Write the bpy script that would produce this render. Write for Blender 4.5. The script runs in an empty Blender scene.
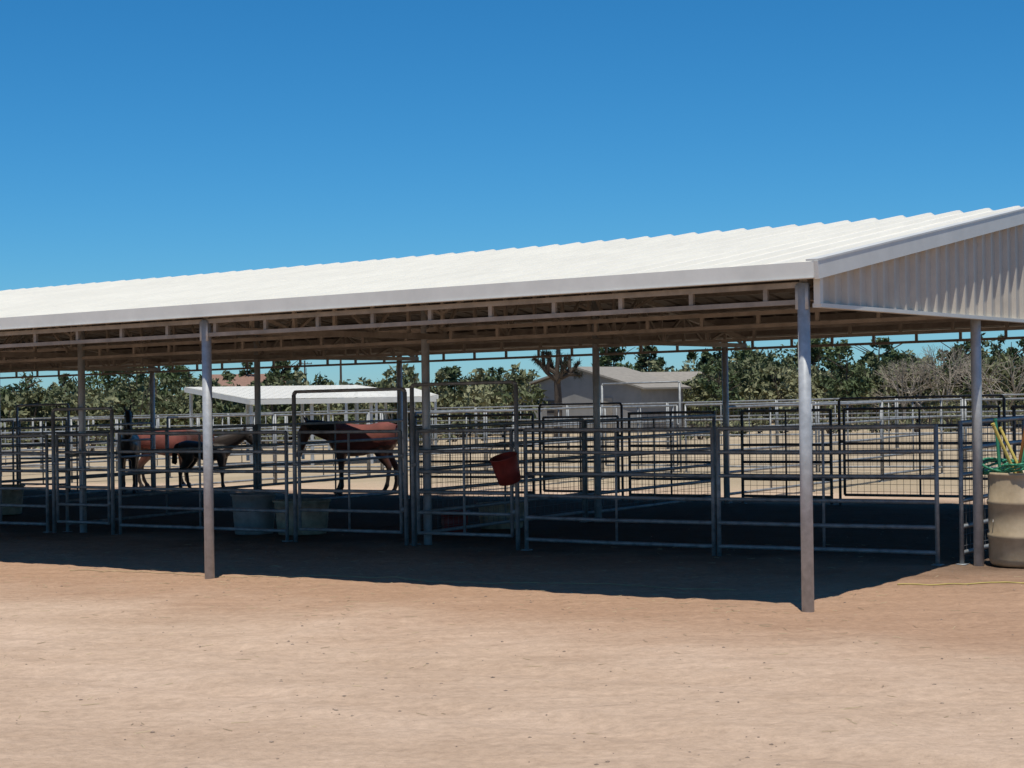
import bpy, math, random
import numpy as np
from mathutils import Vector, Matrix, noise, Euler
random.seed(7); rng=np.random.default_rng(7)
scene=bpy.context.scene
scene.view_settings.view_transform='Standard'
scene.view_settings.look='None'
scene.view_settings.exposure=0
COL=scene.collection
# ---------------------------------------------------------------- frame of the shed
B=(2.13,12.5); UX,UY=-.825,.565; VX,VY=.565,.825; K=.0108
def smooth_clip(a,lo,hi): return np.minimum(np.maximum(a,lo),hi)
def uv_of(x,y):
    dx=x-B[0]; dy=y-B[1]
    return dx*UX+dy*UY, dx*VX+dy*VY
def terr(x,y):
    u,v=uv_of(x,y)
    return -K*smooth_clip(u,-30,60)-.006*smooth_clip(y-34,0,90)
def G(x,y): return float(terr(np.float64(x),np.float64(y)))
def P(u,v,z=0.0):
    x=B[0]+u*UX+v*VX; y=B[1]+u*UY+v*VY
    return Vector((x,y,z-K*u if u>-30 else z))
# ---------------------------------------------------------------- materials
def new_mat(name):
    m=bpy.data.materials.new(name); m.use_nodes=True
    nt=m.node_tree; b=nt.nodes['Principled BSDF']
    return m,nt,b
def mat(name,col,rough=.6,metal=0.0,var=.15,scale=6.0,bump=0.0,bscale=40,col2=None,detail=5):
    m,nt,b=new_mat(name)
    b.inputs['Roughness'].default_value=rough; b.inputs['Metallic'].default_value=metal
    tc=nt.nodes.new('ShaderNodeTexCoord'); n=nt.nodes.new('ShaderNodeTexNoise')
    n.inputs['Scale'].default_value=scale; n.inputs['Detail'].default_value=detail; n.inputs['Roughness'].default_value=.65
    nt.links.new(tc.outputs['Object'],n.inputs['Vector'])
    r=nt.nodes.new('ShaderNodeValToRGB')
    c2=col2 if col2 else tuple(c*(1-var*2) for c in col)
    r.color_ramp.elements[0].position=.3; r.color_ramp.elements[0].color=(*c2,1)
    r.color_ramp.elements[1].position=.7; r.color_ramp.elements[1].color=(*(c*(1+var*.5) for c in col),1)
    nt.links.new(n.outputs['Fac'],r.inputs['Fac']); nt.links.new(r.outputs['Color'],b.inputs['Base Color'])
    if bump>0:
        n2=nt.nodes.new('ShaderNodeTexNoise'); n2.inputs['Scale'].default_value=bscale; n2.inputs['Detail'].default_value=6
        nt.links.new(tc.outputs['Object'],n2.inputs['Vector'])
        bp=nt.nodes.new('ShaderNodeBump'); bp.inputs['Strength'].default_value=bump; bp.inputs['Distance'].default_value=.02
        nt.links.new(n2.outputs['Fac'],bp.inputs['Height']); nt.links.new(bp.outputs['Normal'],b.inputs['Normal'])
    return m
M_white=mat('roof_white',(.77,.73,.635),.45,0,.04,1.2)
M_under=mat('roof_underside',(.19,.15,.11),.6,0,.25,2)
M_trim=mat('trim_grey_white',(.62,.61,.57),.45,0,.06,3)
M_gable=mat('gable_panel_paint',(.54,.485,.405),.5,0,.08,3)
M_galv=mat('galvanised_steel',(.47,.485,.49),.45,.2,.14,14)
M_rail=mat('galvanised_rail',(.30,.31,.31),.5,.2,.25,9)
M_rust=mat('weathered_rail',(.18,.17,.165),.6,.2,.3,9)
M_truss=mat('truss_steel',(.33,.28,.23),.6,.1,.2,5)
M_wire=mat('wire_mesh',(.14,.14,.14),.5,.4,.1,5)
M_tub=mat('grey_tub',(.30,.29,.27),.6,0,.2,6)
M_tubtan=mat('tan_tub',(.44,.35,.24),.7,0,.3,6)
M_barrel=mat('barrel_plastic',(.48,.38,.25),.5,0,.16,5,col2=(.33,.25,.155))
M_red=mat('maroon_plastic',(.27,.035,.025),.5,0,.2,6)
M_blanket=mat('blanket_cloth',(.20,.055,.04),.85,0,.25,4,bump=.4,bscale=12)
M_bark=mat('bark',(.085,.062,.045),.9,0,.3,5)
M_dead=mat('dead_wood',(.30,.26,.21),.9,0,.2,5)
M_green=mat('green_hose',(.04,.26,.14),.5)
M_orange=mat('orange_handle',(.5,.2,.05),.6)
M_yellow=mat('yellow_rope',(.50,.40,.12),.8)
M_yh=mat('yellow_handle',(.65,.50,.12),.6)
M_wood=mat('wood_handle',(.45,.33,.18),.7)
M_hwall=mat('house_wall',(.25,.245,.235),.8,0,.1,1)
M_hroof=mat('house_roof_shingle',(.28,.25,.21),.85,0,.12,4)
M_dark=mat('dark_glass',(.03,.03,.035),.3)
M_redroof=mat('brown_roof',(.25,.14,.10),.8)
M_black=mat('dark_hair',(.012,.010,.009),.7,0,.2,20)
M_straw=mat('straw',(.50,.40,.24),.8)
M_peb=mat('pebble',(.36,.27,.2),.9,0,.3,20)
# ---------------------------------------------------------------- mesh builder
class MB:
    def __init__(s): s.v=[]; s.f=[]
    def tube(s,a,b,r,n=8,r2=None,cap=True):
        a=Vector(a); b=Vector(b); r2=r if r2 is None else r2
        d=(b-a)
        if d.length<1e-6: return
        d.normalize()
        ref=Vector((0,0,1)) if abs(d.z)<.9 else Vector((1,0,0))
        s1=d.cross(ref).normalized(); s2=d.cross(s1)
        o=len(s.v)
        for (p,rr) in ((a,r),(b,r2)):
            for i in range(n):
                t=2*math.pi*i/n
                s.v.append(p+s1*(math.cos(t)*rr)+s2*(math.sin(t)*rr))
        for i in range(n):
            j=(i+1)%n; s.f.append((o+i,o+j,o+n+j,o+n+i))
        if cap:
            s.f.append(tuple(o+i for i in range(n))[::-1]); s.f.append(tuple(o+n+i for i in range(n)))
    def path(s,pts,r,n=8):
        for i in range(len(pts)-1):
            s.tube(pts[i],pts[i+1],r if not isinstance(r,list) else r[i],n,None if not isinstance(r,list) else r[i+1])
    def beam(s,a,b,w,h,up=Vector((0,0,1))):
        a=Vector(a); b=Vector(b); d=(b-a).normalized()
        if abs(d.dot(up))>.95: up=Vector((VX,VY,0))
        sd=d.cross(up).normalized(); u2=sd.cross(d).normalized()
        o=len(s.v)
        for p in (a,b):
            for (i,j) in ((-1,-1),(1,-1),(1,1),(-1,1)):
                s.v.append(p+sd*(i*w/2)+u2*(j*h/2))
        s.f+=[(o,o+1,o+2,o+3)[::-1],(o+4,o+5,o+6,o+7),(o,o+1,o+5,o+4),(o+1,o+2,o+6,o+5),(o+2,o+3,o+7,o+6),(o+3,o,o+4,o+7)]
    def quad(s,*ps):
        o=len(s.v); s.v+= [Vector(p) for p in ps]; s.f.append(tuple(range(o,o+len(ps))))
    def lathe(s,c,prof,n=24,sx=1,sy=1,rot=0):
        o=len(s.v); c=Vector(c)
        for (r,z) in prof:
            for i in range(n):
                t=2*math.pi*i/n; x=math.cos(t)*r*sx; y=math.sin(t)*r*sy
                s.v.append(c+Vector((x*math.cos(rot)-y*math.sin(rot),x*math.sin(rot)+y*math.cos(rot),z)))
        for k in range(len(prof)-1):
            for i in range(n):
                j=(i+1)%n; s.f.append((o+k*n+i,o+k*n+j,o+(k+1)*n+j,o+(k+1)*n+i))
    def obj(s,name,m,parent=None,smooth=False,loc=None):
        me=bpy.data.meshes.new(name); 
        vs=s.v if loc is None else [v-Vector(loc) for v in s.v]
        me.from_pydata([tuple(v) for v in vs],[],s.f); me.materials.append(m)
        if smooth: me.polygons.foreach_set('use_smooth',[True]*len(me.polygons))
        ob=bpy.data.objects.new(name,me); COL.objects.link(ob)
        if loc is not None: ob.location=loc
        if parent: ob.parent=parent
        me.update(); return ob
def empty(name,loc=(0,0,0)):
    e=bpy.data.objects.new(name,None); e.location=loc; e.empty_display_size=.2; COL.objects.link(e); return e
# ---------------------------------------------------------------- ground
def ground_h(x,y):
    u,v=uv_of(x,y)
    a=.024*noise.noise(Vector((x*.45,y*.45,0)))+.014*noise.noise(Vector((x*1.6,y*1.6,3)))+.009*noise.noise(Vector((x*5,y*5,7)))+.005*noise.noise(Vector((x*11,y*11,9)))
    if -2.5<v<3: a+=.018*abs(noise.noise(Vector((x*3.2,y*3.2,13))))*min(1,(v+2.5))
    for c in (-3.1,-4.7):
        d=(v-c-.25*math.sin(u*.35+c))
        a-=.018*math.exp(-(d/.16)**2)-.009*math.exp(-((abs(d)-.28)/.1)**2)
    return a
def build_ground():
    def axis(lo,hi,nfine,flo,fhi,nfar):
        fine=np.linspace(flo,fhi,nfine)
        t=np.linspace(0,1,nfar+1)[1:]
        up=fhi+(hi-fhi)*(np.exp(6*t)-1)/(math.exp(6)-1)
        dn=flo-(flo-lo)*(np.exp(6*t)-1)/(math.exp(6)-1)
        return np.concatenate([dn[::-1],fine,up])
    xs=axis(-2500,2500,300,-9,9,60); ys=axis(-300,4000,330,6,24,70)
    X,Y=np.meshgrid(xs,ys); Z=terr(X,Y)
    for iy,y in enumerate(ys):
        if y<5 or y>40: continue
        for ix,x in enumerate(xs):
            if abs(x)>14: continue
            Z[iy,ix]+=ground_h(x,y)
    nx,ny=len(xs),len(ys)
    co=np.stack([X,Y,Z],-1).reshape(-1,3)
    idx=np.arange(nx*ny).reshape(ny,nx)
    q=np.stack([idx[:-1,:-1],idx[:-1,1:],idx[1:,1:],idx[1:,:-1]],-1).reshape(-1,4)
    me=bpy.data.meshes.new('ground'); 
    me.vertices.add(len(co)); me.vertices.foreach_set('co',co.ravel())
    me.loops.add(q.size); me.loops.foreach_set('vertex_index',q.ravel())
    me.polygons.add(len(q)); me.polygons.foreach_set('loop_start',np.arange(0,q.size,4)); me.polygons.foreach_set('loop_total',np.full(len(q),4))
    me.polygons.foreach_set('use_smooth',np.ones(len(q),bool))
    me.update(calc_edges=True)
    ob=bpy.data.objects.new('ground',me); COL.objects.link(ob)
    m,nt,b=new_mat('sandy_soil'); N=nt.nodes; L=nt.links
    b.inputs['Roughness'].default_value=.95; b.inputs['Specular IOR Level'].default_value=.1
    tc=N.new('ShaderNodeTexCoord')
    def nz(scale,detail=6,rough=.6,vec=None):
        n=N.new('ShaderNodeTexNoise'); n.inputs['Scale'].default_value=scale; n.inputs['Detail'].default_value=detail; n.inputs['Roughness'].default_value=rough
        L.new(vec or tc.outputs['Object'],n.inputs['Vector']); return n.outputs['Fac']
    def ramp(fac,stops):
        r=N.new('ShaderNodeValToRGB'); e=r.color_ramp.elements
        e[0].position,e[0].color=stops[0][0],(*stops[0][1],1); e[1].position,e[1].color=stops[-1][0],(*stops[-1][1],1)
        for p,c in stops[1:-1]:
            k=e.new(p); k.color=(*c,1)
        L.new(fac,r.inputs['Fac']); return r.outputs['Color']
    def mix(f,a,bb,mode='MIX'):
        x=N.new('ShaderNodeMix'); x.data_type='RGBA'; x.blend_type=mode
        if isinstance(f,float): x.inputs[0].default_value=f
        else: L.new(f,x.inputs[0])
        for s,i in ((a,6),(bb,7)):
            if isinstance(s,tuple): x.inputs[i].default_value=(*s,1)
            else: L.new(s,x.inputs[i])
        return x.outputs[2]
    def math_(op,a,bb=0.0,c=None):
        x=N.new('ShaderNodeMath'); x.operation=op
        for s,i in ((a,0),(bb,1)):
            if isinstance(s,(int,float)): x.inputs[i].default_value=s
            else: L.new(s,x.inputs[i])
        return x.outputs[0]
    def mapr(v,a,bb,c,d):
        x=N.new('ShaderNodeMapRange'); x.interpolation_type='SMOOTHSTEP'; L.new(v,x.inputs[0])
        for i,k in enumerate((a,bb,c,d)): x.inputs[i+1].default_value=k
        return x.outputs[0]
    dot=N.new('ShaderNodeVectorMath'); dot.operation='DOT_PRODUCT'; dot.inputs[1].default_value=(VX,VY,0)
    L.new(tc.outputs['Object'],dot.inputs[0]); 
    voff=B[0]*VX+B[1]*VY
    V=math_('SUBTRACT',dot.outputs['Value'],voff)
    Vn=math_('ADD',V,math_('MULTIPLY',math_('SUBTRACT',nz(.6,5),.5),3.0))
    base=ramp(nz(.55,8,.65),[(.3,(.53,.375,.265)),(.5,(.60,.435,.315)),(.7,(.66,.49,.365))])
    fine=ramp(nz(14,8,.75),[(.3,(.78,.77,.76)),(.65,(1.07,1.07,1.07))])
    base=mix(1.0,base,fine,'MULTIPLY')
    # reddish trampled band in front of shed
    red=mix(1.0,(.43,.265,.17),fine,'MULTIPLY')
    band=math_('MULTIPLY',mapr(Vn,-3.0,-.4,0,1),mapr(V,2.5,4,1,0))
    base=mix(math_('MULTIPLY',band,.85),base,red)
    # stall manure/bedding, with the shade under the roof painted into its colour
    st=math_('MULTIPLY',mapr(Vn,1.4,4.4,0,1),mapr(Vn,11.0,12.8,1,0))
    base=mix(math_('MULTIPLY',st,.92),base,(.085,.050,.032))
    # pale field beyond
    far=mapr(Vn,12,16,0,1)
    pale=ramp(nz(.12,7,.6),[(.35,(.37,.29,.19)),(.65,(.47,.37,.25))])
    base=mix(far,base,pale)
    # stretched streaks (raked/tyre tracks)
    mp=N.new('ShaderNodeMapping'); mp.inputs['Rotation'].default_value=(0,0,math.radians(30)); mp.inputs['Scale'].default_value=(.35,3.2,1)
    L.new(tc.outputs['Object'],mp.inputs['Vector'])
    stre=ramp(nz(1.3,6,.7,mp.outputs['Vector']),[(.35,(.88,.87,.86)),(.6,(1.04,1.04,1.04))])
    base=mix(.7,base,stre,'MULTIPLY')
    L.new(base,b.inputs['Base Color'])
    vo=N.new('ShaderNodeTexVoronoi'); vo.feature='SMOOTH_F1'; vo.inputs['Scale'].default_value=6; vo.inputs['Smoothness'].default_value=.6; L.new(tc.outputs['Object'],vo.inputs['Vector'])
    h=math_('ADD',math_('MULTIPLY',nz(22,8,.75),.5),math_('MULTIPLY',nz(5,6,.65),1.2))
    h=math_('ADD',h,math_('MULTIPLY',math_('MULTIPLY',vo.outputs['Distance'],mapr(nz(.8,4),.45,.6,0,1)),.6))
    bp=N.new('ShaderNodeBump'); bp.inputs['Strength'].default_value=1.0; bp.inputs['Distance'].default_value=.04
    L.new(h,bp.inputs['Height']); L.new(bp.outputs['Normal'],b.inputs['Normal'])
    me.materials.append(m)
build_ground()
# ---------------------------------------------------------------- shed
D=11.0; LEN=30.0; EZ=2.50; RZ=3.385; OV=.14
ROWS=(0,3.65,7.3,11.0); BAYS=[0,6,12,18,24,30]
SL=(RZ-EZ)/(D/2+OV)
def zr(v): 
    return RZ-SL*abs(v-D/2)
shed=empty('open_sided_horse_shed',P(15,5.5,0))
def child(mb,name,m,smooth=False):
    ob=mb.obj(name,m,None,smooth); ob.parent=shed; ob.matrix_parent_inverse=Matrix.Translation(-Vector(shed.location)); return ob
def roof_sheet(dz):
    mb=MB(); us=[]; u=-OV
    while u<LEN+OV:
        for du,h in ((0,0),(.018,.03),(.055,.03),(.073,0),(.205,0)):
            us.append((u+du,h))
        u+=.305
    for (v0,v1) in ((-OV,D/2),(D/2,D+OV)):
        vs=[v0+(v1-v0)*i/6 for i in range(7)]
        o=len(mb.v)
        for (uu,h) in us:
            for v in vs:
                mb.v.append(P(uu,v,zr(v)+h+dz+.008*noise.noise(Vector((uu*.8,v*.8,5)))))
        n=len(vs)
        for i in range(len(us)-1):
            for j in range(n-1):
                a=o+i*n+j; mb.f.append((a,a+1,a+n+1,a+n))
    return mb
child(roof_sheet(0),'roof_sheet',M_white)
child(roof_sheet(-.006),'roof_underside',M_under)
# fascia + rake trim
mb=MB()
for v,s in ((-OV-.015,-1),(D+OV+.015,1)):
    mb.beam(P(-OV-.02,v,EZ-.024),P(LEN+OV,v,EZ-.024),.03,.112)
    mb.beam(P(-OV-.02,v-s*.02,EZ-.0835),P(LEN+OV,v-s*.02,EZ-.0835),.09,.007)
for u,s in ((-OV-.035,1),(LEN+OV+.035,-1)):
    mb.beam(P(u,-OV-.02,zr(-OV)-.03),P(u,D/2,RZ-.03),.03,.13)
    mb.beam(P(u,D/2,RZ-.03),P(u,D+OV+.02,zr(-OV)-.03),.03,.13)
    mb.beam(P(u+s*.03,-OV-.02,zr(-OV)+.043),P(u+s*.03,D/2,RZ+.043),.1,.014)
    mb.beam(P(u+s*.03,D/2,RZ+.043),P(u+s*.03,D+OV+.02,zr(-OV)+.043),.1,.014)
child(mb,'fascia_trim',M_trim)
# gable
GB=2.23
mb=MB(); vs=[]; v=.02
while v<D-.02:
    for dv,h in ((0,0),(.025,.035),(.06,.035),(.085,0)): vs.append((v+dv,h))
    v+=.23
for uu in (-.09,LEN+.09):
    o=len(mb.v); s=-1 if uu<0 else 1
    for (v,h) in vs:
        if v>D: break
        mb.v.append(P(uu+s*h,v,GB)); mb.v.append(P(uu+s*h,v,zr(v)-.03))
    k=(len(mb.v)-o)//2
    for i in range(k-1):
        a=o+2*i; mb.f.append((a,a+2,a+3,a+1))
child(mb,'gable_panel',M_gable)
mb=MB()
mb.beam(P(-.105,.0,GB-.005),P(-.105,D,GB-.005),.07,.03); mb.beam(P(-.11,.015,GB),P(-.11,.015,zr(0)-.06),.05,.05)
child(mb,'gable_trim',M_trim)
# posts
SH={(6,3.65):.24,(6,7.3):.27,(6,11.0):.33,(12,3.65):-.18,(12,7.3):.14,(12,11.0):.38,(18,11.0):.2}
mb=MB()
for u in BAYS:
    for v in ROWS:
        top=zr(v)-.16 if v else zr(v)-.13
        uu=u+SH.get((u,v),0)
        mb.tube(P(uu,v,-.15),P(uu,v,top),.046,16)
        if v in (0,D): mb.beam(P(uu,v-.03 if v==0 else v,2.20),P(uu,v-.03 if v==0 else v,2.38),.10,.012)
child(mb,'post',M_galv,True)
# trusses
mb=MB()
def truss_u(v):
    zt=2.38; zb=2.255
    mb.beam(P(0,v,zt),P(LEN,v,zt),.05,.04); mb.beam(P(0,v,zb),P(LEN,v,zb),.05,.035)
    u=.3
    while u<LEN:
        mb.beam(P(u,v,zb),P(u,v,zt),.035,.03); u+=.62
for v in ROWS: truss_u(v)
for u in BAYS:
    mb.beam(P(u,0,2.30),P(u,D,2.30),.06,.06)
    for (a,b2) in ((0,D/2),(D/2,D)):
        mb.beam(P(u,a,zr(a)-.13),P(u,b2,zr(b2)-.13),.06,.06)
    k=0; v=0
    while v<D-.1:
        v2=v+.61
        mb.beam(P(u,v2,2.30),P(u,v2,zr(v2)-.13),.035,.035)
        if k%2==0: mb.beam(P(u,v,2.30),P(u,v2,zr(v2)-.13),.03,.03)
        else: mb.beam(P(u,v,zr(v)-.13),P(u,v2,2.30),.03,.03)
        v=v2;k+=1
for v in (0.02,.92,1.84,2.76,3.68,4.6,5.4,5.6,6.4,7.3,8.25,9.2,10.1,10.97):
    mb.beam(P(-.05,v,zr(v)-.053),P(LEN,v,zr(v)-.053),.05,.085)
for u in BAYS:
    for s in (-1,1):
        for v in (3.65,7.3):
            if 0<=u+s*.7<=LEN: mb.beam(P(u,v,2.55),P(u+s*.9,v,zr(v)-.12),.03,.03)
child(mb,'roof_truss',M_truss)
# ---------------------------------------------------------------- pipe fences
def fence(name,a,b,height=1.28,rails=6,spacing=3.0,r=.0205,m=None,mesh=0,low=.12):
    """panel fence in shed coordinates from a=(u,v) to b"""
    a=Vector((a[0],a[1])); b=Vector((b[0],b[1])); Ln=(b-a).length; n=max(1,round(Ln/spacing)); m=m or M_rail
    root=empty(name,P(a.x,a.y,0)); inv=Matrix.Translation(-Vector(root.location))
    mb=MB()
    def pt(t,z):
        q=a+(b-a)*t; p=P(q.x,q.y,z); 
        gz=G(p.x,p.y)+K*q.x
        p.z+=gz; return p
    for i in range(n):
        t0=i/n+.03/Ln; t1=(i+1)/n-.03/Ln
        j0=random.uniform(-.012,.012); j1=random.uniform(-.012,.012)
        for j in range(rails):
            z=low+(height-low)*j/(rails-1)
            e=random.uniform(-.006,.006)
            mb.tube(pt(t0,z+j0),pt((t0+t1)/2,z+(j0+j1)/2+e),r,8,cap=False); mb.tube(pt((t0+t1)/2,z+(j0+j1)/2+e),pt(t1,z+j1),r,8,cap=False)
        for t in (t0,t1):
            mb.tube(pt(t,0),pt(t,height+.01),r*1.05,8)
        tm=(t0+t1)/2
        mb.tube(pt(tm,low),pt(tm,height),r*.7,6)
        for t in (t0,t1):
            mb.beam(pt(t,.0),pt(t,.012),.09,.09)
    ob=mb.obj('rails',m,root,True); ob.matrix_parent_inverse=inv
    if mesh:
        mw=MB(); k=int(Ln/.10)
        for i in range(k):
            t=(i+.5)/k; mw.tube(pt(t,low),pt(t,height),mesh,3,cap=False)
        z=low+.05
        while z<height:
            mw.tube(pt(0,z),pt(1,z),mesh,3,cap=False); z+=.10
        o2=mw.obj('wire_mesh',M_wire,root); o2.matrix_parent_inverse=inv
    return root
def gate(name,a,b,height=1.28,frame=1.75,m=None,rails=6,r=.025,mesh=0):
    a=Vector((a[0],a[1])); b=Vector((b[0],b[1])); d=(b-a).normalized(); m=m or M_rail
    root=empty(name,P(a.x,a.y,0)); inv=Matrix.Translation(-Vector(root.location)); mb=MB()
    def pt(q,z):
        p=P(q.x,q.y,z); p.z+=G(p.x,p.y)+K*q.x; return p
    mb.tube(pt(a,0),pt(a,frame-.03),r,10); mb.tube(pt(b,0),pt(b,frame-.03),r,10); mb.tube(pt(a+d*.03,frame),pt(b-d*.03,frame),r*.75,8)
    mb.tube(pt(a,frame-.03),pt(a+d*.03,frame),r*.95,8); mb.tube(pt(b,frame-.03),pt(b-d*.03,frame),r*.95,8)
    a2=a+d*.07; b2=b-d*.07; mid=(a2+b2)/2
    for z in [.15+(height-.15)*j/(rails-1) for j in range(rails)]: mb.tube(pt(a2,z),pt(b2,z),.019,8)
    for q,rr in ((a2,.02),(b2,.02),(mid,.014)): mb.tube(pt(q,.15),pt(q,height),rr,8)
    mb.beam(pt(a+d*.02,.4),pt(a2,.4),.05,.05); mb.beam(pt(a+d*.02,1.0),pt(a2,1.0),.05,.05); mb.beam(pt(b2,.9),pt(b,.9),.05,.04)
    ob=mb.obj('gate_frame',m,root,True); ob.matrix_parent_inverse=inv
    if mesh:
        mw=MB(); k=int((b-a).length/.10)
        for i in range(1,k): q=a2+(b2-a2)*(i/k); mw.tube(pt(q,.15),pt(q,height),mesh,3,cap=False)
        z=.2
        while z<height: mw.tube(pt(a2,z),pt(b2,z),mesh,3,cap=False); z+=.1
        o2=mw.obj('wire_mesh',M_wire,root); o2.matrix_parent_inverse=inv
F=3.5
fence('pipe_corral_panel',(.30,F),(4.85,F),1.27,6,2.25)
gate('pipe_gate',(4.93,F),(6.32,F),1.27,1.78)
gate('pipe_gate',(6.42,F),(8.05,F),1.27,1.74)
fence('pipe_corral_panel',(8.15,F),(11.0,F),1.27,6,2.8)
gate('pipe_gate',(11.1,F),(12.2,F),1.27,1.6)
fence('pipe_corral_panel',(12.3,F),(14.2,F),1.27,6,2.0)
gate('pipe_gate',(14.3,F),(15.6,F),1.27,1.6)
fence('pipe_corral_panel',(15.7,F),(24,F),1.27,6,2.7)
# dividers
fence('stall_divider_fence',(0.15,F+.1),(0.15,10.9),1.3,6,3.6,mesh=.003)
for u,me_ in ((6.4,.0025),(12.1,0),(18,0),(24,0)):
    fence('stall_divider_fence',(u,F+.1),(u,10.8),1.3,6 if u<10 else 5,3.6,m=M_rail,mesh=me_)
# rear fence with mesh
fence('stall_rear_fence',(.1,D),(2.1,D),1.35,6,2.0,m=M_rust,mesh=.003)
gate('pipe_gate',(2.2,D),(4.55,D),1.35,1.50,m=M_rust,r=.02,mesh=.003)
fence('stall_rear_fence',(4.65,D),(6.1,D),1.35,6,1.5,m=M_rust,mesh=.003)
fence('stall_rear_fence',(6.5,D),(8.0,D),1.35,6,1.5,m=M_rust,mesh=.003)
gate('pipe_gate',(8.1,D),(9.6,D),1.3,1.5,m=M_rust,r=.02,mesh=.003)
fence('stall_rear_fence',(9.7,D),(12.2,D),1.35,6,2.1,m=M_rust,mesh=.003)
gate('pipe_gate',(20.5,D),(22,D),1.4,1.7)
fence('stall_rear_fence',(22.1,D),(30,D),1.4,5,2.7)
# runs behind the shed
for u in (0,6.4,12.2,18,24,30):
    fence('turnout_fence',(u,11.15),(u,20),1.40,5,3.0)
fence('turnout_fence',(-12,20.1),(12,20.1),1.40,5,3.0,mesh=.003)
gate('pipe_gate',(12.1,20.1),(14.0,20.1),1.4,1.9)
fence('turnout_fence',(14.1,20.1),(44,20.1),1.40,5,3.0)
fence('turnout_fence',(-20,11),(-.2,11),1.40,5,3.0,mesh=.003)
# far paddock fences
fence('paddock_fence',(-30,34),(34,38),1.5,4,4.0,r=.025)
fence('paddock_fence',(34.2,38),(60,40),1.5,4,4.0,r=.025)
# ---------------------------------------------------------------- troughs and small things
def tub(name,x,y,r,h,m,sx=1,sy=1,rot=0):
    z=G(x,y); root=empty(name,(x,y,z)); mb=MB()
    mb.lathe((0,0,0),[(0,.004),(r*.86,.004),(r*.88,.02),(r*.95,h*.45),(r*.955,h*.48),(r*.94,h*.5),(r,h-.03),(r+.02,h-.02),(r+.02,h),(r-.015,h),(r-.05,h*.5),(r*.82,.04),(0,.04)],28,sx,sy,rot)
    mb.obj('shell',m,root,True)
tub('water_trough',-3.22,21.3,.27,.50,M_tub,1.0,.9)
tub('feed_trough',-2.60,21.1,.34,.42,M_tubtan,1.0,.75,.0)
tub('feed_trough',-.15,21.3,.30,.32,M_tubtan,1,.7,.3)
tub('water_trough',-7.9,26.5,.34,.45,M_tubtan,1,.8,.3)
tub('feed_bucket',-.72,20.9,.17,.25,M_red)
def hang(u,v,z):
    p=P(u,v,z); root=empty('hanging_feed_bucket',p); mb=MB()
    mb.lathe((0,0,0),[(0,-.17),(.13,-.17),(.15,-.16),(.17,.02),(.18,.16),(.19,.17),(.175,.175),(.15,.0),(.12,-.15),(0,-.15)],20)
    mb.obj('pail',M_red,root,True)
    m2=MB(); pts=[Vector((-.18*math.cos(t),0,.16+.2*math.sin(t))) for t in [math.pi*i/10 for i in range(11)]]
    m2.path(pts,.006,5); m2.obj('bail_handle',M_wire,root)
    root.rotation_euler=(math.radians(12),math.radians(-14),0); root.scale=(.8,.8,.85)
hang(4.93,F-.19,.86)
# barrel with tools
bx,by=4.57,15.45; bz=G(bx,by)
br=empty('plastic_barrel',(bx,by,bz)); mb=MB(); R=.295;H=.84
prof=[(0,.005),(R*.9,.005),(R*.97,.03),(R,.07),(R,.24),(R+.012,.255),(R+.012,.285),(R,.30),(R,.54),(R+.012,.555),(R+.012,.585),(R,.60),(R,.77),(R*.985,.80),(R+.008,.815),(R+.008,H),(R-.02,H),(R-.025,.6),(R-.03,.3),(0,.3)]
mb.lathe((0,0,0),prof,40); o=mb.obj('drum',M_barrel,br,True)
def tool(nm,base,top,m,kind):
    root=empty(nm,base); mb=MB(); t=Vector(top)-Vector(base); mb.tube((0,0,0),t,.015,8)
    d=t.normalized(); s=Vector((1,.2,0)).normalized()
    mb.tube(t,t+d*.02,.018,8)
    mb.obj('handle',m,root)
    mh=MB(); q0=Vector((0,0,0)); mh.tube(q0-s*.12,q0+s*.12,.012,6)
    for i in range(7):
        q=q0+s*(-.12+.24*i/6); mh.path([q,q-d*.12,q-d*.22+Vector((0,-.04,0))],.005,5)
    mh.obj('tines',M_tub,root)
tool('rake',(bx+.06,by,bz+.55),(bx-.26,by-.05,bz+1.26),M_yh,'fork')
tool('manure_fork',(bx-.16,by+.05,bz+.6),(bx-.20,by+.1,bz+1.30),M_green,'fork')
tool('rake',(bx+.12,by-.05,bz+.55),(bx-.14,by+.15,bz+1.22),M_yh,'fork')
tool('manure_fork',(bx-.1,by,bz+.6),(bx+.16,by+.1,bz+1.34),M_green,'fork')
tool('rake',(bx-.05,by+.08,bz+.6),(bx+.02,by-.1,bz+1.28),M_orange,'fork')
hz=MB(); pts=[]
for i in range(160):
    t=i/160*math.pi*9; rr=.29-.045*math.sin(i*.7)
    pts.append(Vector((bx+rr*math.cos(t),by+rr*math.sin(t),bz+H+.02+.05*math.sin(i*.33)+i*.0003)))
hz.path(pts,.011,6); hz.obj('garden_hose',M_green,None,True)
# rope on ground
rp=MB(); pts=[]
for i in range(50):
    t=i/49; x=3.15+1.35*t; y=14.15-.25*t+.04*math.sin(t*14); pts.append(Vector((x,y,G(x,y)+ground_h(x,y)+.006)))
rp.path(pts,.006,5); rp.obj('yellow_rope',M_yellow)
rp=MB(); pts=[]
for i in range(120):
    t=i/119; x=-4.4+6.2*t; y=17.0-2.9*t+.1*math.sin(t*17); pts.append(Vector((x,y,G(x,y)+ground_h(x,y)+.004)))
rp.path(pts,.004,4); rp.obj('cord',M_wood)
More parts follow.
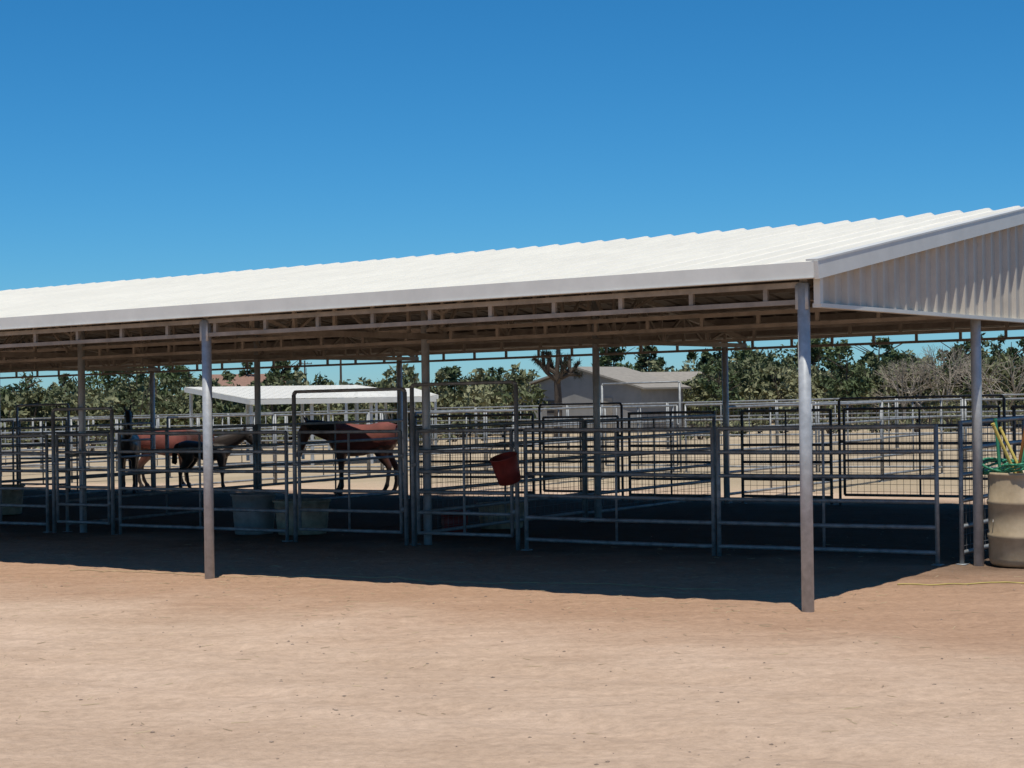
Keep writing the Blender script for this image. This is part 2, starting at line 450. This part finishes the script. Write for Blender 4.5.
# ---------------------------------------------------------------- pebbles, straw
mb=MB()
for i in range(700):
    y=7+ (random.random()**1.2)*14; x=random.uniform(-.34,.36)*y; r=random.choice([.004,.005,.005,.007,.011]); z=G(x,y)+ground_h(x,y)
    o=len(mb.v); 
    for (a,b_,c) in ((1,0,0),(0,1,0),(-1,0,0),(0,-1,0),(0,0,1),(0,0,-1)):
        mb.v.append(Vector((x+a*r*random.uniform(.7,1.4),y+b_*r*random.uniform(.7,1.4),z+.001+c*r*.6)))
    mb.f+=[(o,o+1,o+4),(o+1,o+2,o+4),(o+2,o+3,o+4),(o+3,o,o+4),(o+1,o,o+5),(o+2,o+1,o+5),(o+3,o+2,o+5),(o,o+3,o+5)]
mb.obj('pebbles',M_peb,None,True)
mb=MB()
for i in range(700):
    y=8+random.random()*11; x=random.uniform(-.33,.36)*y
    if random.random()<.6:
        p=P(random.uniform(-.5,10),random.gauss(.2,1.2),0); x,y=p.x,p.y
    z=G(x,y)+ground_h(x,y)+.003; t=random.uniform(0,6.28); l=random.uniform(.01,.05)
    d=Vector((math.cos(t)*l,math.sin(t)*l,random.uniform(-.003,.006))); mb.tube(Vector((x,y,z))-d,Vector((x,y,z))+d,.0018,3,cap=False)
mb.obj('straw_litter',M_straw)
# ---------------------------------------------------------------- foliage
def foliage_mat(name,c1,c2):
    m,nt,b=new_mat(name); N=nt.nodes; L=nt.links
    b.inputs['Roughness'].default_value=.7; b.inputs['Specular IOR Level'].default_value=.2
    at=N.new('ShaderNodeAttribute'); at.attribute_name='tone'
    r=N.new('ShaderNodeMix'); r.data_type='RGBA'; r.inputs[6].default_value=(*c1,1); r.inputs[7].default_value=(*c2,1)
    L.new(at.outputs['Fac'],r.inputs[0]); L.new(r.outputs[2],b.inputs['Base Color'])
    return m
M_shrub=foliage_mat('shrub_leaves',(.07,.088,.038),(.24,.235,.13))
M_jun=foliage_mat('juniper_leaves',(.035,.052,.022),(.10,.13,.058))
M_tree=foliage_mat('tree_leaves',(.045,.07,.027),(.13,.165,.07))
M_yuc=foliage_mat('yucca_leaves',(.016,.02,.011),(.05,.055,.03))
def leaf_object(name,C,S,tone,m,parent=None,loc=None,elong=1.6):
    n=len(C)
    a=rng.normal(size=(n,3)); a/=np.linalg.norm(a,axis=1)[:,None]
    c=rng.normal(size=(n,3)); c=np.cross(a,c); c/=np.linalg.norm(c,axis=1)[:,None]
    a=a*(S*elong)[:,None]; c=c*(S*.7)[:,None]
    co=np.stack([C-a,C+c*.9,C+a,C-c],1).reshape(-1,3)
    me=bpy.data.meshes.new(name); me.vertices.add(4*n); me.vertices.foreach_set('co',co.ravel())
    me.loops.add(4*n); me.loops.foreach_set('vertex_index',np.arange(4*n)); me.polygons.add(n)
    me.polygons.foreach_set('loop_start',np.arange(0,4*n,4)); me.polygons.foreach_set('loop_total',np.full(n,4))
    me.update(calc_edges=True)
    at=me.attributes.new('tone','FLOAT','POINT'); at.data.foreach_set('value',np.repeat(tone,4).astype(np.float32))
    me.materials.append(m); ob=bpy.data.objects.new(name,me); COL.objects.link(ob)
    if loc is not None: ob.location=loc
    if parent: ob.parent=parent
    return ob
def crown(cx,cy,cz,rx,ry,rz,nc,nl,cl,ls,tb=.5):
    """uneven crown from leaf clumps"""
    C=[];S=[];T=[]
    for i in range(nc):
        d=rng.normal(size=3); d/=np.linalg.norm(d); d*=rng.uniform(.35,1.0)**.6
        if d[2]<-.75: d[2]*=.5
        k=rng.uniform(.6,1.25); p=np.array([cx+d[0]*rx*k,cy+d[1]*ry*k,cz+d[2]*rz*(.75+.35*k)])
        r=cl*rng.uniform(.5,1.3); m_=int(nl*rng.uniform(.5,1.4))
        q=rng.normal(size=(m_,3)); q/=np.linalg.norm(q,axis=1)[:,None]; q*=(rng.uniform(0,1,m_)**.45)[:,None]*r; q[:,2]*=.75
        C.append(p+q); S.append(ls*rng.uniform(.5,1.3,m_)); ct=rng.uniform(-.25,.25)
        T.append(np.clip(tb+ct+rng.uniform(-.2,.2,m_),0,1))
    return np.concatenate(C),np.concatenate(S),np.concatenate(T)
# thicket
Cs=[];Ss=[];Ts=[]; tw=MB()
def bush(x,y,h,w,nc,nl,ls,tb):
    z=G(x,y)
    c,s,t=crown(x,y,z+h*.5,w,w,h*.44,nc,nl,w*.30,ls,tb); c[:,2]=np.maximum(c[:,2],z+.05)
    Cs.append(c);Ss.append(s);Ts.append(t)
    for k in range(4):
        a=random.uniform(0,6.28); tw.tube((x,y,z-.1),(x+math.cos(a)*w*.6,y+math.sin(a)*w*.6,z+h*random.uniform(.5,.95)),.05,4,.012,cap=False)
def px2x(px,y): return (px-512)/1718*y
def hv(px): return 1+.40*noise.noise(Vector((px*.028,4.2,0)))+.25*noise.noise(Vector((px*.09,8.1,0)))
for i in range(260):   # left/centre part
    y=random.uniform(85,120); px=random.uniform(-160,528); h=random.uniform(2.5,3.9)*hv(px)
    bush(px2x(px,y),y,h,random.uniform(1.1,2.1),15,38,.125,random.choice([random.uniform(.0,.4),random.uniform(.35,.9)]))
for i in range(60):
    y=random.uniform(135,170); px=random.uniform(500,730); bush(px2x(px,y),y,random.uniform(3.2,4.8)*hv(px),random.uniform(1.6,2.6),15,36,.17,random.uniform(.0,.6))
for i in range(230):   # right, taller
    y=random.uniform(95,140); px=random.uniform(680,1160); f=min(1,max(0,(px-680)/250))
    h=(random.uniform(2.6,3.7)+f*random.uniform(0,1.8)+(y-95)/55*.8)*hv(px)
    bush(px2x(px,y),y,h,random.uniform(1.2,2.3),16,40,.13,random.choice([random.uniform(.0,.4),random.uniform(.35,.95)]))
for i in range(110):  # low scrub in front of thicket
    y=random.uniform(70,90); px=random.choice([random.uniform(-160,520),random.uniform(700,1150)])
    bush(px2x(px,y),y,random.uniform(.6,1.3),random.uniform(.5,1.0),8,22,.085,random.uniform(.5,1.0))
for i in range(100): # continuation outside the photographed strip
    y=random.uniform(80,150); px=random.choice([random.uniform(-700,-160),random.uniform(1180,1700)])
    bush(px2x(px,y),y,random.uniform(2.4,4.0),random.uniform(1.6,2.8),10,22,.26,random.uniform(.3,.8))
th=empty('shrub_thicket'); leaf_object('leaves',np.concatenate(Cs),np.concatenate(Ss),np.concatenate(Ts),M_shrub,th); tw.obj('stems',M_bark,th)
def tree(name,px,y,h,w,m,nc=45,nl=60,ls=.16,shape=1.0,tb=.4,trunk=.22):
    x=px2x(px,y); z=G(x,y); root=empty(name,(x,y,z)); mb=MB()
    pts=[Vector((0,0,-.1)),Vector((.1*w*.3,0,h*.25)),Vector((-.05*w,.05,h*.55)),Vector((0,0,h*.9))]
    mb.path(pts,[trunk,trunk*.75,trunk*.45,trunk*.12],8)
    for i in range(9):
        t=random.uniform(.2,.8); a=random.uniform(0,6.28); p=Vector((0,0,h*t)); q=p+Vector((math.cos(a)*w*.75,math.sin(a)*w*.75,h*.16))
        mb.tube(p,q,trunk*.3,5,.02)
    mb.obj('trunk',M_bark,root)
    c,s,t=crown(0,0,h*.57,w,w,h*.40,nc,nl,w*.28,ls,tb)
    if shape<1:
        k=np.clip(1-(c[:,2]/h)*(1-shape),.1,1); c[:,0]*=k; c[:,1]*=k
    leaf_object('crown',c,s,t,m,root)
tree('cottonwood_tree',122,150,6.4,3.8,M_tree,60,70,.15,1,.4)
tree('cottonwood_tree',180,150,5.8,2.2,M_tree,40,60,.15,1,.3)
tree('juniper_tree',283,150,6.4,1.9,M_jun,40,60,.15,.6,.35)
tree('juniper_tree',248,165,6.2,1.4,M_jun,35,60,.15,.5,.35)
tree('juniper_tree',615,160,7.4,3.0,M_tree,50,70,.16,.8,.25)
tree('juniper_tree',650,165,7.6,2.2,M_jun,45,60,.16,.6,.3)
tree('juniper_tree',705,150,6.6,2.4,M_jun,45,60,.16,.7,.35)
tree('juniper_tree',880,130,6.4,2.6,M_tree,45,70,.15,.75,.25)
tree('cottonwood_tree',815,140,6.8,3.4,M_tree,55,70,.15,1,.3)
tree('cottonwood_tree',750,145,6.4,2.8,M_tree,45,70,.15,1,.3)
for px,y,h,w in ((20,90,3.8,1.5),(62,95,4.1,1.3),(455,95,3.8,1.5),(492,100,4.1,1.3),(720,95,3.8,1.5),(848,92,4.4,1.6),(962,96,5.0,1.7),(1012,100,5.2,1.8)):
    tree('juniper_tree',px,y,h,w,M_jun,30,50,.11,.75,random.uniform(.4,.7),.14)
def joshua(px,y,h):
    x=px2x(px,y); z=G(x,y); root=empty('joshua_tree',(x,y,z)); mb=MB(); ends=[]
    def limb(p,pts,r):
        q=[Vector(p)]+[Vector(a) for a in pts]
        for i in range(len(q)-1): mb.tube(q[i],q[i+1],r*(1-.18*i),7,r*(1-.18*(i+1)))
        ends.append((q[-1],(q[-1]-q[-2]).normalized()))
    f=h*.62
    mb.tube((0,0,-.1),(.05,0,h*.35),.2,8,.17); mb.tube((.05,0,h*.35),(0,0,f),.17,8,.14)
    R0=random.Random(3)
    for k,(az,ln) in enumerate(((0,1.0),(180,1.05),(40,.9),(220,.95),(120,.7),(300,.8),(80,.35))):
        a=math.radians(az+R0.uniform(-12,12)); d=Vector((math.cos(a),math.sin(a)*.8,0)); zs=f-R0.uniform(0,.5)
        e=Vector((0,0,zs))+d*ln*.55+Vector((0,0,R0.uniform(.15,.4)))
        t1=e+d*.45*ln+Vector((0,0,R0.uniform(.25,.7))); limb((0,0,zs),[e,t1],.11)
        t2=e+Vector((-d.y,d.x,0))*.35+Vector((0,0,R0.uniform(.5,.95))); limb(e,[t2],.09)
        if k%2==0: limb(e,[e+d*.55+Vector((0,0,-.05))],.09)
    limb((0,0,f),[(.1,0,h*.9)],.11)
    mb.obj('trunk',M_bark,root)
    lv=MB()
    for (p,d) in ends:
        for k in range(110):
            dd=Vector(rng.normal(size=3)).normalized()
            dd=(dd+d*.45).normalized(); s=dd.cross(Vector((.3,.2,1))).normalized()*.028; L_=random.uniform(.18,.32)
            st=p-d*random.uniform(0,.35); lv.quad(st-s,st+s,st+dd*L_)
    o=lv.obj('leaf_rosettes',M_yuc,root)
    at=o.data.attributes.new('tone','FLOAT','POINT'); at.data.foreach_set('value',rng.uniform(0,.7,len(o.data.vertices)).astype(np.float32))
joshua(557,76,4.75)
def dead(px,y,h):
    x=px2x(px,y); z=G(x,y); root=empty('bare_tree',(x,y,z)); mb=MB()
    def grow(p,d,l,r,lev):
        q=p+d*l; mb.tube(p,q,r,4,r*.7,cap=False)
        if lev==0: return
        for k in range(3 if lev>2 else 2):
            nd=(d+Vector(rng.normal(size=3))*.42).normalized(); grow(q,nd,l*.76,r*.62,lev-1)
    for k in range(3): grow(Vector((0,0,-.1)),(Vector((0,0,1))+Vector(rng.normal(size=3))*.35).normalized(),h*.3,.09,5)
    mb.obj('branches',M_dead,root)
dead(938,90,4.6); dead(905,91,3.8); dead(1000,88,4.3)
# ---------------------------------------------------------------- buildings
def house(name,px,y,w,l,wall,rise,rot,mw,mr,ov=.35,door=True):
    x=px2x(px,y); z=G(x,y); root=empty(name,(x,y,z)); root.rotation_euler=(0,0,rot)
    mb=MB(); a=l/2;b_=w/2
    mb.quad((-a,-b_,0),(a,-b_,0),(a,-b_,wall),(-a,-b_,wall)); mb.quad((a,b_,0),(-a,b_,0),(-a,b_,wall),(a,b_,wall))
    mb.quad((-a,b_,0),(-a,-b_,0),(-a,-b_,wall),(-a,0,wall+rise),(-a,b_,wall)); mb.quad((a,-b_,0),(a,b_,0),(a,b_,wall),(a,0,wall+rise),(a,-b_,wall))
    mb.obj('walls',mw,root)
    r=MB(); o=ov; s=rise/b_
    for sg in (-1,1):
        p1=Vector((-a-o,sg*(b_+o),wall-o*s+.04)); p2=Vector((a+o,sg*(b_+o),wall-o*s+.04)); p3=Vector((a+o,0,wall+rise+.04)); p4=Vector((-a-o,0,wall+rise+.04)); dz=Vector((0,0,.10))
        r.quad(p1+dz,p2+dz,p3+dz,p4+dz); r.quad(p1,p2,p3,p4); r.quad(p1,p2,p2+dz,p1+dz); r.quad(p1,p4,p4+dz,p1+dz); r.quad(p2,p3,p3+dz,p2+dz)
    r.obj('roof',mr,root)
    if door:
        g=MB(); g.beam((-a-.02,-w*.22-.42,1.0),(-a-.02,-w*.22+.42,1.0),.03,1.95); g.obj('door',M_hroof,root)
        t=MB(); t.beam((-a-.02,w*.2-.4,1.5),(-a-.02,w*.2+.4,1.5),.03,.7); t.obj('window',M_dark,root)
house('grey_gable_shed',600,96,7.8,5.0,2.45,1.1,math.radians(58),M_hwall,M_hroof)
house('low_outbuilding',662,112,5.0,4.6,2.6,.9,math.radians(8),M_hwall,M_hroof,door=False)
house('brown_roof_house',250,165,7,7,2.9,1.6,math.radians(10),M_hwall,M_redroof)
def canopy(name,c,du,dv,zf,zb):
    x,y=c; root=empty(name,(x,y,G(x,y))); U=Vector((du[0],du[1],0)); V=Vector((dv[0],dv[1],0))
    mb=MB(); n=48
    for i in range(n):
        a=U*(i/n); b_=U*((i+1)/n); h=.004 if i%2 else 0
        mb.quad(a+Vector((0,0,zf+h)),b_+Vector((0,0,zf+h)),b_+V+Vector((0,0,zb+h)),a+V+Vector((0,0,zb+h)))
    mb.obj('roof_sheet',M_white,root)
    t=MB(); t.beam(Vector((0,0,zf-.08)),U+Vector((0,0,zf-.08)),.04,.14); t.beam(Vector((0,0,zf-.08)),V+Vector((0,0,zb-.08)),.04,.14); t.beam(U+Vector((0,0,zf-.08)),U+V+Vector((0,0,zb-.08)),.04,.14); t.obj('fascia',M_trim,root)
    p=MB()
    for i in range(4):
        for j in (0,1):
            q=U*(i/3*.96+.02)+V*(.04+.92*j); p.tube(q,q+Vector((0,0,(zf if j==0 else zb)-.1)),.05,8)
    p.obj('posts',M_galv,root)
canopy('shade_canopy',(px2x(250,46),46),(4.9,1.6),(-2.6,4.5),1.84,2.2)
canopy('shade_canopy',(px2x(345,60),60),(3.2,1.0),(-1,3.0),2.0,2.25)
def pole(px,y,h):
    x=px2x(px,y); z=G(x,y); root=empty('utility_pole',(x,y,z)); mb=MB()
    mb.tube((0,0,0),(0,0,h),.17,8,.11); mb.beam((-1.1,0,h-.5),(1.1,0,h-.5),.12,.12)
    for xx in (-1,-.4,.4,1): mb.tube((xx,0,h-.45),(xx,0,h-.25),.05,6)
    mb.obj('pole',M_bark,root)
pole(341,200,7.6); pole(305,260,7.6)
# ---------------------------------------------------------------- horses
def horse_mat(name,body,points):
    m,nt,b=new_mat(name); N=nt.nodes; L=nt.links
    b.inputs['Roughness'].default_value=.5
    tc=N.new('ShaderNodeTexCoord'); sx=N.new('ShaderNodeSeparateXYZ'); L.new(tc.outputs['Object'],sx.inputs[0])
    n=N.new('ShaderNodeTexNoise'); n.inputs['Scale'].default_value=5; L.new(tc.outputs['Object'],n.inputs['Vector'])
    ad=N.new('ShaderNodeMath'); ad.operation='MULTIPLY_ADD'; ad.inputs[1].default_value=.12; L.new(n.outputs['Fac'],ad.inputs[0]); L.new(sx.outputs['Z'],ad.inputs[2])
    mr=N.new('ShaderNodeMapRange'); mr.interpolation_type='SMOOTHSTEP'; L.new(ad.outputs[0],mr.inputs[0]); mr.inputs[1].default_value=.36; mr.inputs[2].default_value=.58
    mx=N.new('ShaderNodeMix'); mx.data_type='RGBA'; mx.inputs[6].default_value=(*points,1)
    mv=N.new('ShaderNodeMix'); mv.data_type='RGBA'; mv.inputs[6].default_value=(*(c*.6 for c in body),1); mv.inputs[7].default_value=(*(c*1.25 for c in body),1)
    L.new(n.outputs['Fac'],mv.inputs[0]); L.new(mv.outputs[2],mx.inputs[7]); L.new(mr.outputs[0],mx.inputs[0]); L.new(mx.outputs[2],b.inputs['Base Color'])
    return m
TR=((-.52,.80,.05,.07),(-.47,.81,.13,.14),(-.36,.805,.172,.18),(-.26,.79,.17,.185),(-.12,.765,.162,.19),(.0,.745,.175,.205),(.13,.742,.172,.212),(.26,.762,.15,.215),(.36,.775,.13,.19),(.43,.77,.10,.145),(.475,.765,.05,.08))
def horse(x,y,H,heading,body,points,neck=0,head=0,yaw=0,foal=False,stag=(.05,-.04,-.06,.05),blanket=False):
    z=G(x,y); root=empty('horse',(x,y,z)); root.rotation_euler=(0,0,heading); root.scale=(H,H,H)
    V=[];Fc=[]
    def loft(secs,tf=None,n=14):
        pts=[Vector((s[0],s[1],s[2])) for s in secs]; o=len(V)
        for i,s in enumerate(secs):
            t=(pts[min(i+1,len(pts)-1)]-pts[max(i-1,0)]).normalized()
            sd=Vector((0,1,0)); nn=t.cross(sd).normalized()
            for k in range(n):
                a=2*math.pi*k/n; p=pts[i]+sd*(math.cos(a)*s[3])+nn*(math.sin(a)*s[4]); V.append(tf(p) if tf else p)
        for i in range(len(secs)-1):
            for k in range(n):
                j=(k+1)%n; Fc.append((o+i*n+k,o+i*n+j,o+(i+1)*n+j,o+(i+1)*n+k))
        Fc.append(tuple(o+k for k in range(n))[::-1]); e=o+(len(secs)-1)*n; Fc.append(tuple(e+k for k in range(n)))
    th=.84 if foal else 1
    loft([(x_,0,z_,a*th,b_*th) for (x_,z_,a,b_) in TR])
    piv=Vector((.30,0,.86)); poll=Vector((.64,0,1.23))
    ca,sa=math.cos(neck),math.sin(neck); ch,sh=math.cos(head),math.sin(head)
    def rot(p,c,co,si): 
        d=p-c; return c+Vector((d.x*co-d.z*si,d.y,d.x*si+d.z*co))
    def yw(p):
        k=min(1,max(0,(p.x-.3)/.35)) 
        a=yaw*k; d=p-Vector((.3,0,0)); return Vector((.3+d.x*math.cos(a)-d.y*math.sin(a),d.x*math.sin(a)+d.y*math.cos(a),p.z))
    def tn(p): return yw(rot(p,piv,ca,sa))
    def thd(p): return yw(rot(rot(p,poll,ch,sh),piv,ca,sa))
    loft([(.20,0,.80,.09,.15),(.30,0,.87,.088,.17),(.42,0,.985,.070,.145),(.53,0,1.10,.058,.115),(.61,0,1.19,.052,.09),(.66,0,1.245,.045,.07)],tn)
    loft([(.60,0,1.25,.04,.05),(.65,0,1.225,.058,.082),(.71,0,1.17,.06,.098),(.78,0,1.10,.05,.08),(.85,0,1.03,.038,.058),(.91,0,.965,.035,.047),(.95,0,.925,.036,.042),(.972,0,.90,.024,.026)],thd)
    for s in (-1,1):
        loft([(.615,s*.038,1.27,.018,.018),(.61,s*.045,1.32,.022,.02),(.61,s*.05,1.37,.012,.01),(.612,s*.05,1.39,.004,.004)],thd,8)
    for i,s in enumerate((-1,1)):
        dx=stag[i]; k=lambda z_:dx*(1-z_/.75)
        loft([(.29+k(z_)+ox,s*.095,z_,a,b_) for (ox,z_,a,b_) in ((0,.78,.065,.11),(.01,.66,.062,.095),(.01,.54,.05,.07),(.01,.43,.036,.045),(.015,.36,.038,.042),(.012,.31,.028,.03),(.012,.17,.023,.026),(.018,.125,.031,.033),(.04,.07,.026,.028),(.055,.04,.038,.042),(.065,.0,.046,.054))],None,12)
        dx=stag[i+2]; kk=lambda z_:dx*(1-z_/.75)
        loft([(-.34+kk(z_)+ox,s*.10,z_,a,b_) for (ox,z_,a,b_) in ((0,.82,.085,.15),(.02,.70,.085,.15),(.045,.60,.07,.115),(.0,.51,.048,.075),(-.06,.43,.036,.052),(-.085,.385,.034,.046),(-.085,.33,.028,.034),(-.075,.18,.025,.029),(-.068,.13,.032,.035),(-.04,.07,.027,.029),(-.025,.04,.038,.042),(-.018,.0,.046,.054))],None,12)
    me=bpy.data.meshes.new('body'); me.from_pydata([tuple(p) for p in V],[],Fc); ob=bpy.data.objects.new('body',me); COL.objects.link(ob); ob.parent=root
    me.materials.append(horse_mat('horse_coat',body,points))
    rm=ob.modifiers.new('Remesh','REMESH'); rm.mode='VOXEL'; rm.voxel_size=.012; rm.use_smooth_shade=True
    sm=ob.modifiers.new('Smooth','SMOOTH'); sm.factor=.5; sm.iterations=4
    if blanket:
        bl=MB(); n=22; secs=TR[1:9]
        for i,(x_,z_,a,b_) in enumerate(secs):
            for k in range(n+1):
                t=math.radians(-38+256*k/n); e=1.09+.02*math.sin(i*2.1+k*.9)
                bl.v.append(Vector((x_-(.03 if i==0 else 0),math.cos(t)*a*e+.012*math.copysign(1,math.cos(t)),z_+math.sin(t)*b_*e*(1.05 if math.sin(t)<0 else 1)+.004)))
        for i in range(len(secs)-1):
            for k in range(n): a=i*(n+1)+k; bl.f.append((a,a+1,a+n+2,a+n+1))
        o2=bl.obj('blanket',M_blanket,root,True); sf=o2.modifiers.new('Solidify','SOLIDIFY'); sf.thickness=.012; sf.offset=1
    mn=MB(); N_=26
    for i in range(N_):
        t=i/(N_-1); c=Vector((.27,0,1.0)).lerp(Vector((.60,0,1.29)),t); c.z+=.02*math.sin(t*math.pi)
        for k in range(3):
            L_=.14*(1-.4*abs(t-.5))*random.uniform(.7,1.1); a=tn(c+Vector((0,.01*(k-1),0))); b_=tn(c+Vector((.02+.03,.055+.01*k,-L_)))
            m_=tn(c+Vector((.01,.065,-L_*.4))); mn.tube(a,m_,.014,5,.016); mn.tube(m_,b_,.016,5,.004)
    for k in range(6):
        a=thd(Vector((.62,(k-3)*.008,1.29))); b_=thd(Vector((.72,(k-3)*.012,1.20))); mn.tube(a,b_,.012,5,.004)
    mn.obj('mane',M_black,root,True)
    tl=MB(); lt=.6 if foal else 1
    for k in range(16):
        a=random.uniform(0,6.28); rr=random.uniform(0,.035); o=Vector((math.cos(a)*rr,math.sin(a)*rr,0))
        pts=[Vector((-.49,0,.90)),Vector((-.555,0,.86))+o*.5,Vector((-.585,0,.70))+o,Vector((-.59,0,.50+.1*(1-lt)))+o*1.3,Vector((-.575,0,.90-.62*lt*random.uniform(.85,1.05)))+o*.9]
        tl.path(pts,[.02,.022,.02,.016,.004],5)
    tl.obj('tail',M_black,root,True)
    ey=MB()
    for s in (-1,1):
        c=thd(Vector((.725,s*.056,1.20))); ey.lathe(c-Vector((0,0,.013)),[(0,0),(.009,.003),(.013,.013),(.009,.023),(0,.026)],8)
    ey.obj('eyes',M_black,root,True)
    return root
BAY=(.10,.036,.02); DK=(.02,.014,.011)
horse(-2.62,29.9,1.24,math.radians(172),BAY,DK,neck=-.6,head=.1,blanket=True)
horse(-5.70,31.9,1.02,math.radians(-8),(.03,.02,.016),DK,neck=-.42,head=.35,foal=True)
horse(-7.25,32.4,1.18,math.radians(-80),(.022,.015,.012),DK,neck=.12,head=-.2,yaw=.1)
horse(-7.0,34.6,1.15,math.radians(15),(.10,.038,.025),DK,neck=-.9,head=0,blanket=True)
# ---------------------------------------------------------------- world, sun, camera
EL=math.radians(73.7); SS=.09
w=bpy.data.worlds.new('World'); scene.world=w; w.use_nodes=True; nt=w.node_tree; bg=nt.nodes['Background']
sky=nt.nodes.new('ShaderNodeTexSky'); sky.sky_type='NISHITA'; sky.sun_disc=False; sky.sun_elevation=EL; sky.sun_rotation=math.pi
sky.altitude=900; sky.air_density=1.0; sky.dust_density=.15; sky.ozone_density=3.0
sp=nt.nodes.new('ShaderNodeSeparateColor'); cb=nt.nodes.new('ShaderNodeCombineColor'); nt.links.new(sky.outputs[0],sp.inputs[0])
for i,(g,k) in enumerate(((1.55,.52),(1.03,.80),(1.0,1.13))):   # film-like saturation of the clear desert sky
    a=nt.nodes.new('ShaderNodeMath'); a.operation='MULTIPLY'; a.inputs[1].default_value=SS; nt.links.new(sp.outputs[i],a.inputs[0])
    p=nt.nodes.new('ShaderNodeMath'); p.operation='POWER'; p.inputs[1].default_value=g; nt.links.new(a.outputs[0],p.inputs[0])
    q=nt.nodes.new('ShaderNodeMath'); q.operation='MULTIPLY'; q.inputs[1].default_value=k/SS; nt.links.new(p.outputs[0],q.inputs[0]); nt.links.new(q.outputs[0],cb.inputs[i])
nt.links.new(cb.outputs[0],bg.inputs['Color']); bg.inputs['Strength'].default_value=SS
sd=bpy.data.lights.new('sun','SUN'); sd.energy=4.6; sd.angle=math.radians(.5); sd.color=(1,.95,.85)
so=bpy.data.objects.new('sun',sd); so.rotation_euler=(math.radians(90)-EL,0,0); so.location=(0,-10,30); COL.objects.link(so)
cd=bpy.data.cameras.new('camera'); cd.sensor_width=36; cd.lens=1718/1024*36; cd.clip_end=6000; cd.clip_start=.1
co=bpy.data.objects.new('camera',cd); COL.objects.link(co)
co.matrix_world=Matrix.Translation((0,0,1.65))@Matrix.Rotation(math.radians(90.17),4,'X')@Matrix.Rotation(math.radians(-.8),4,'Z')
scene.camera=co
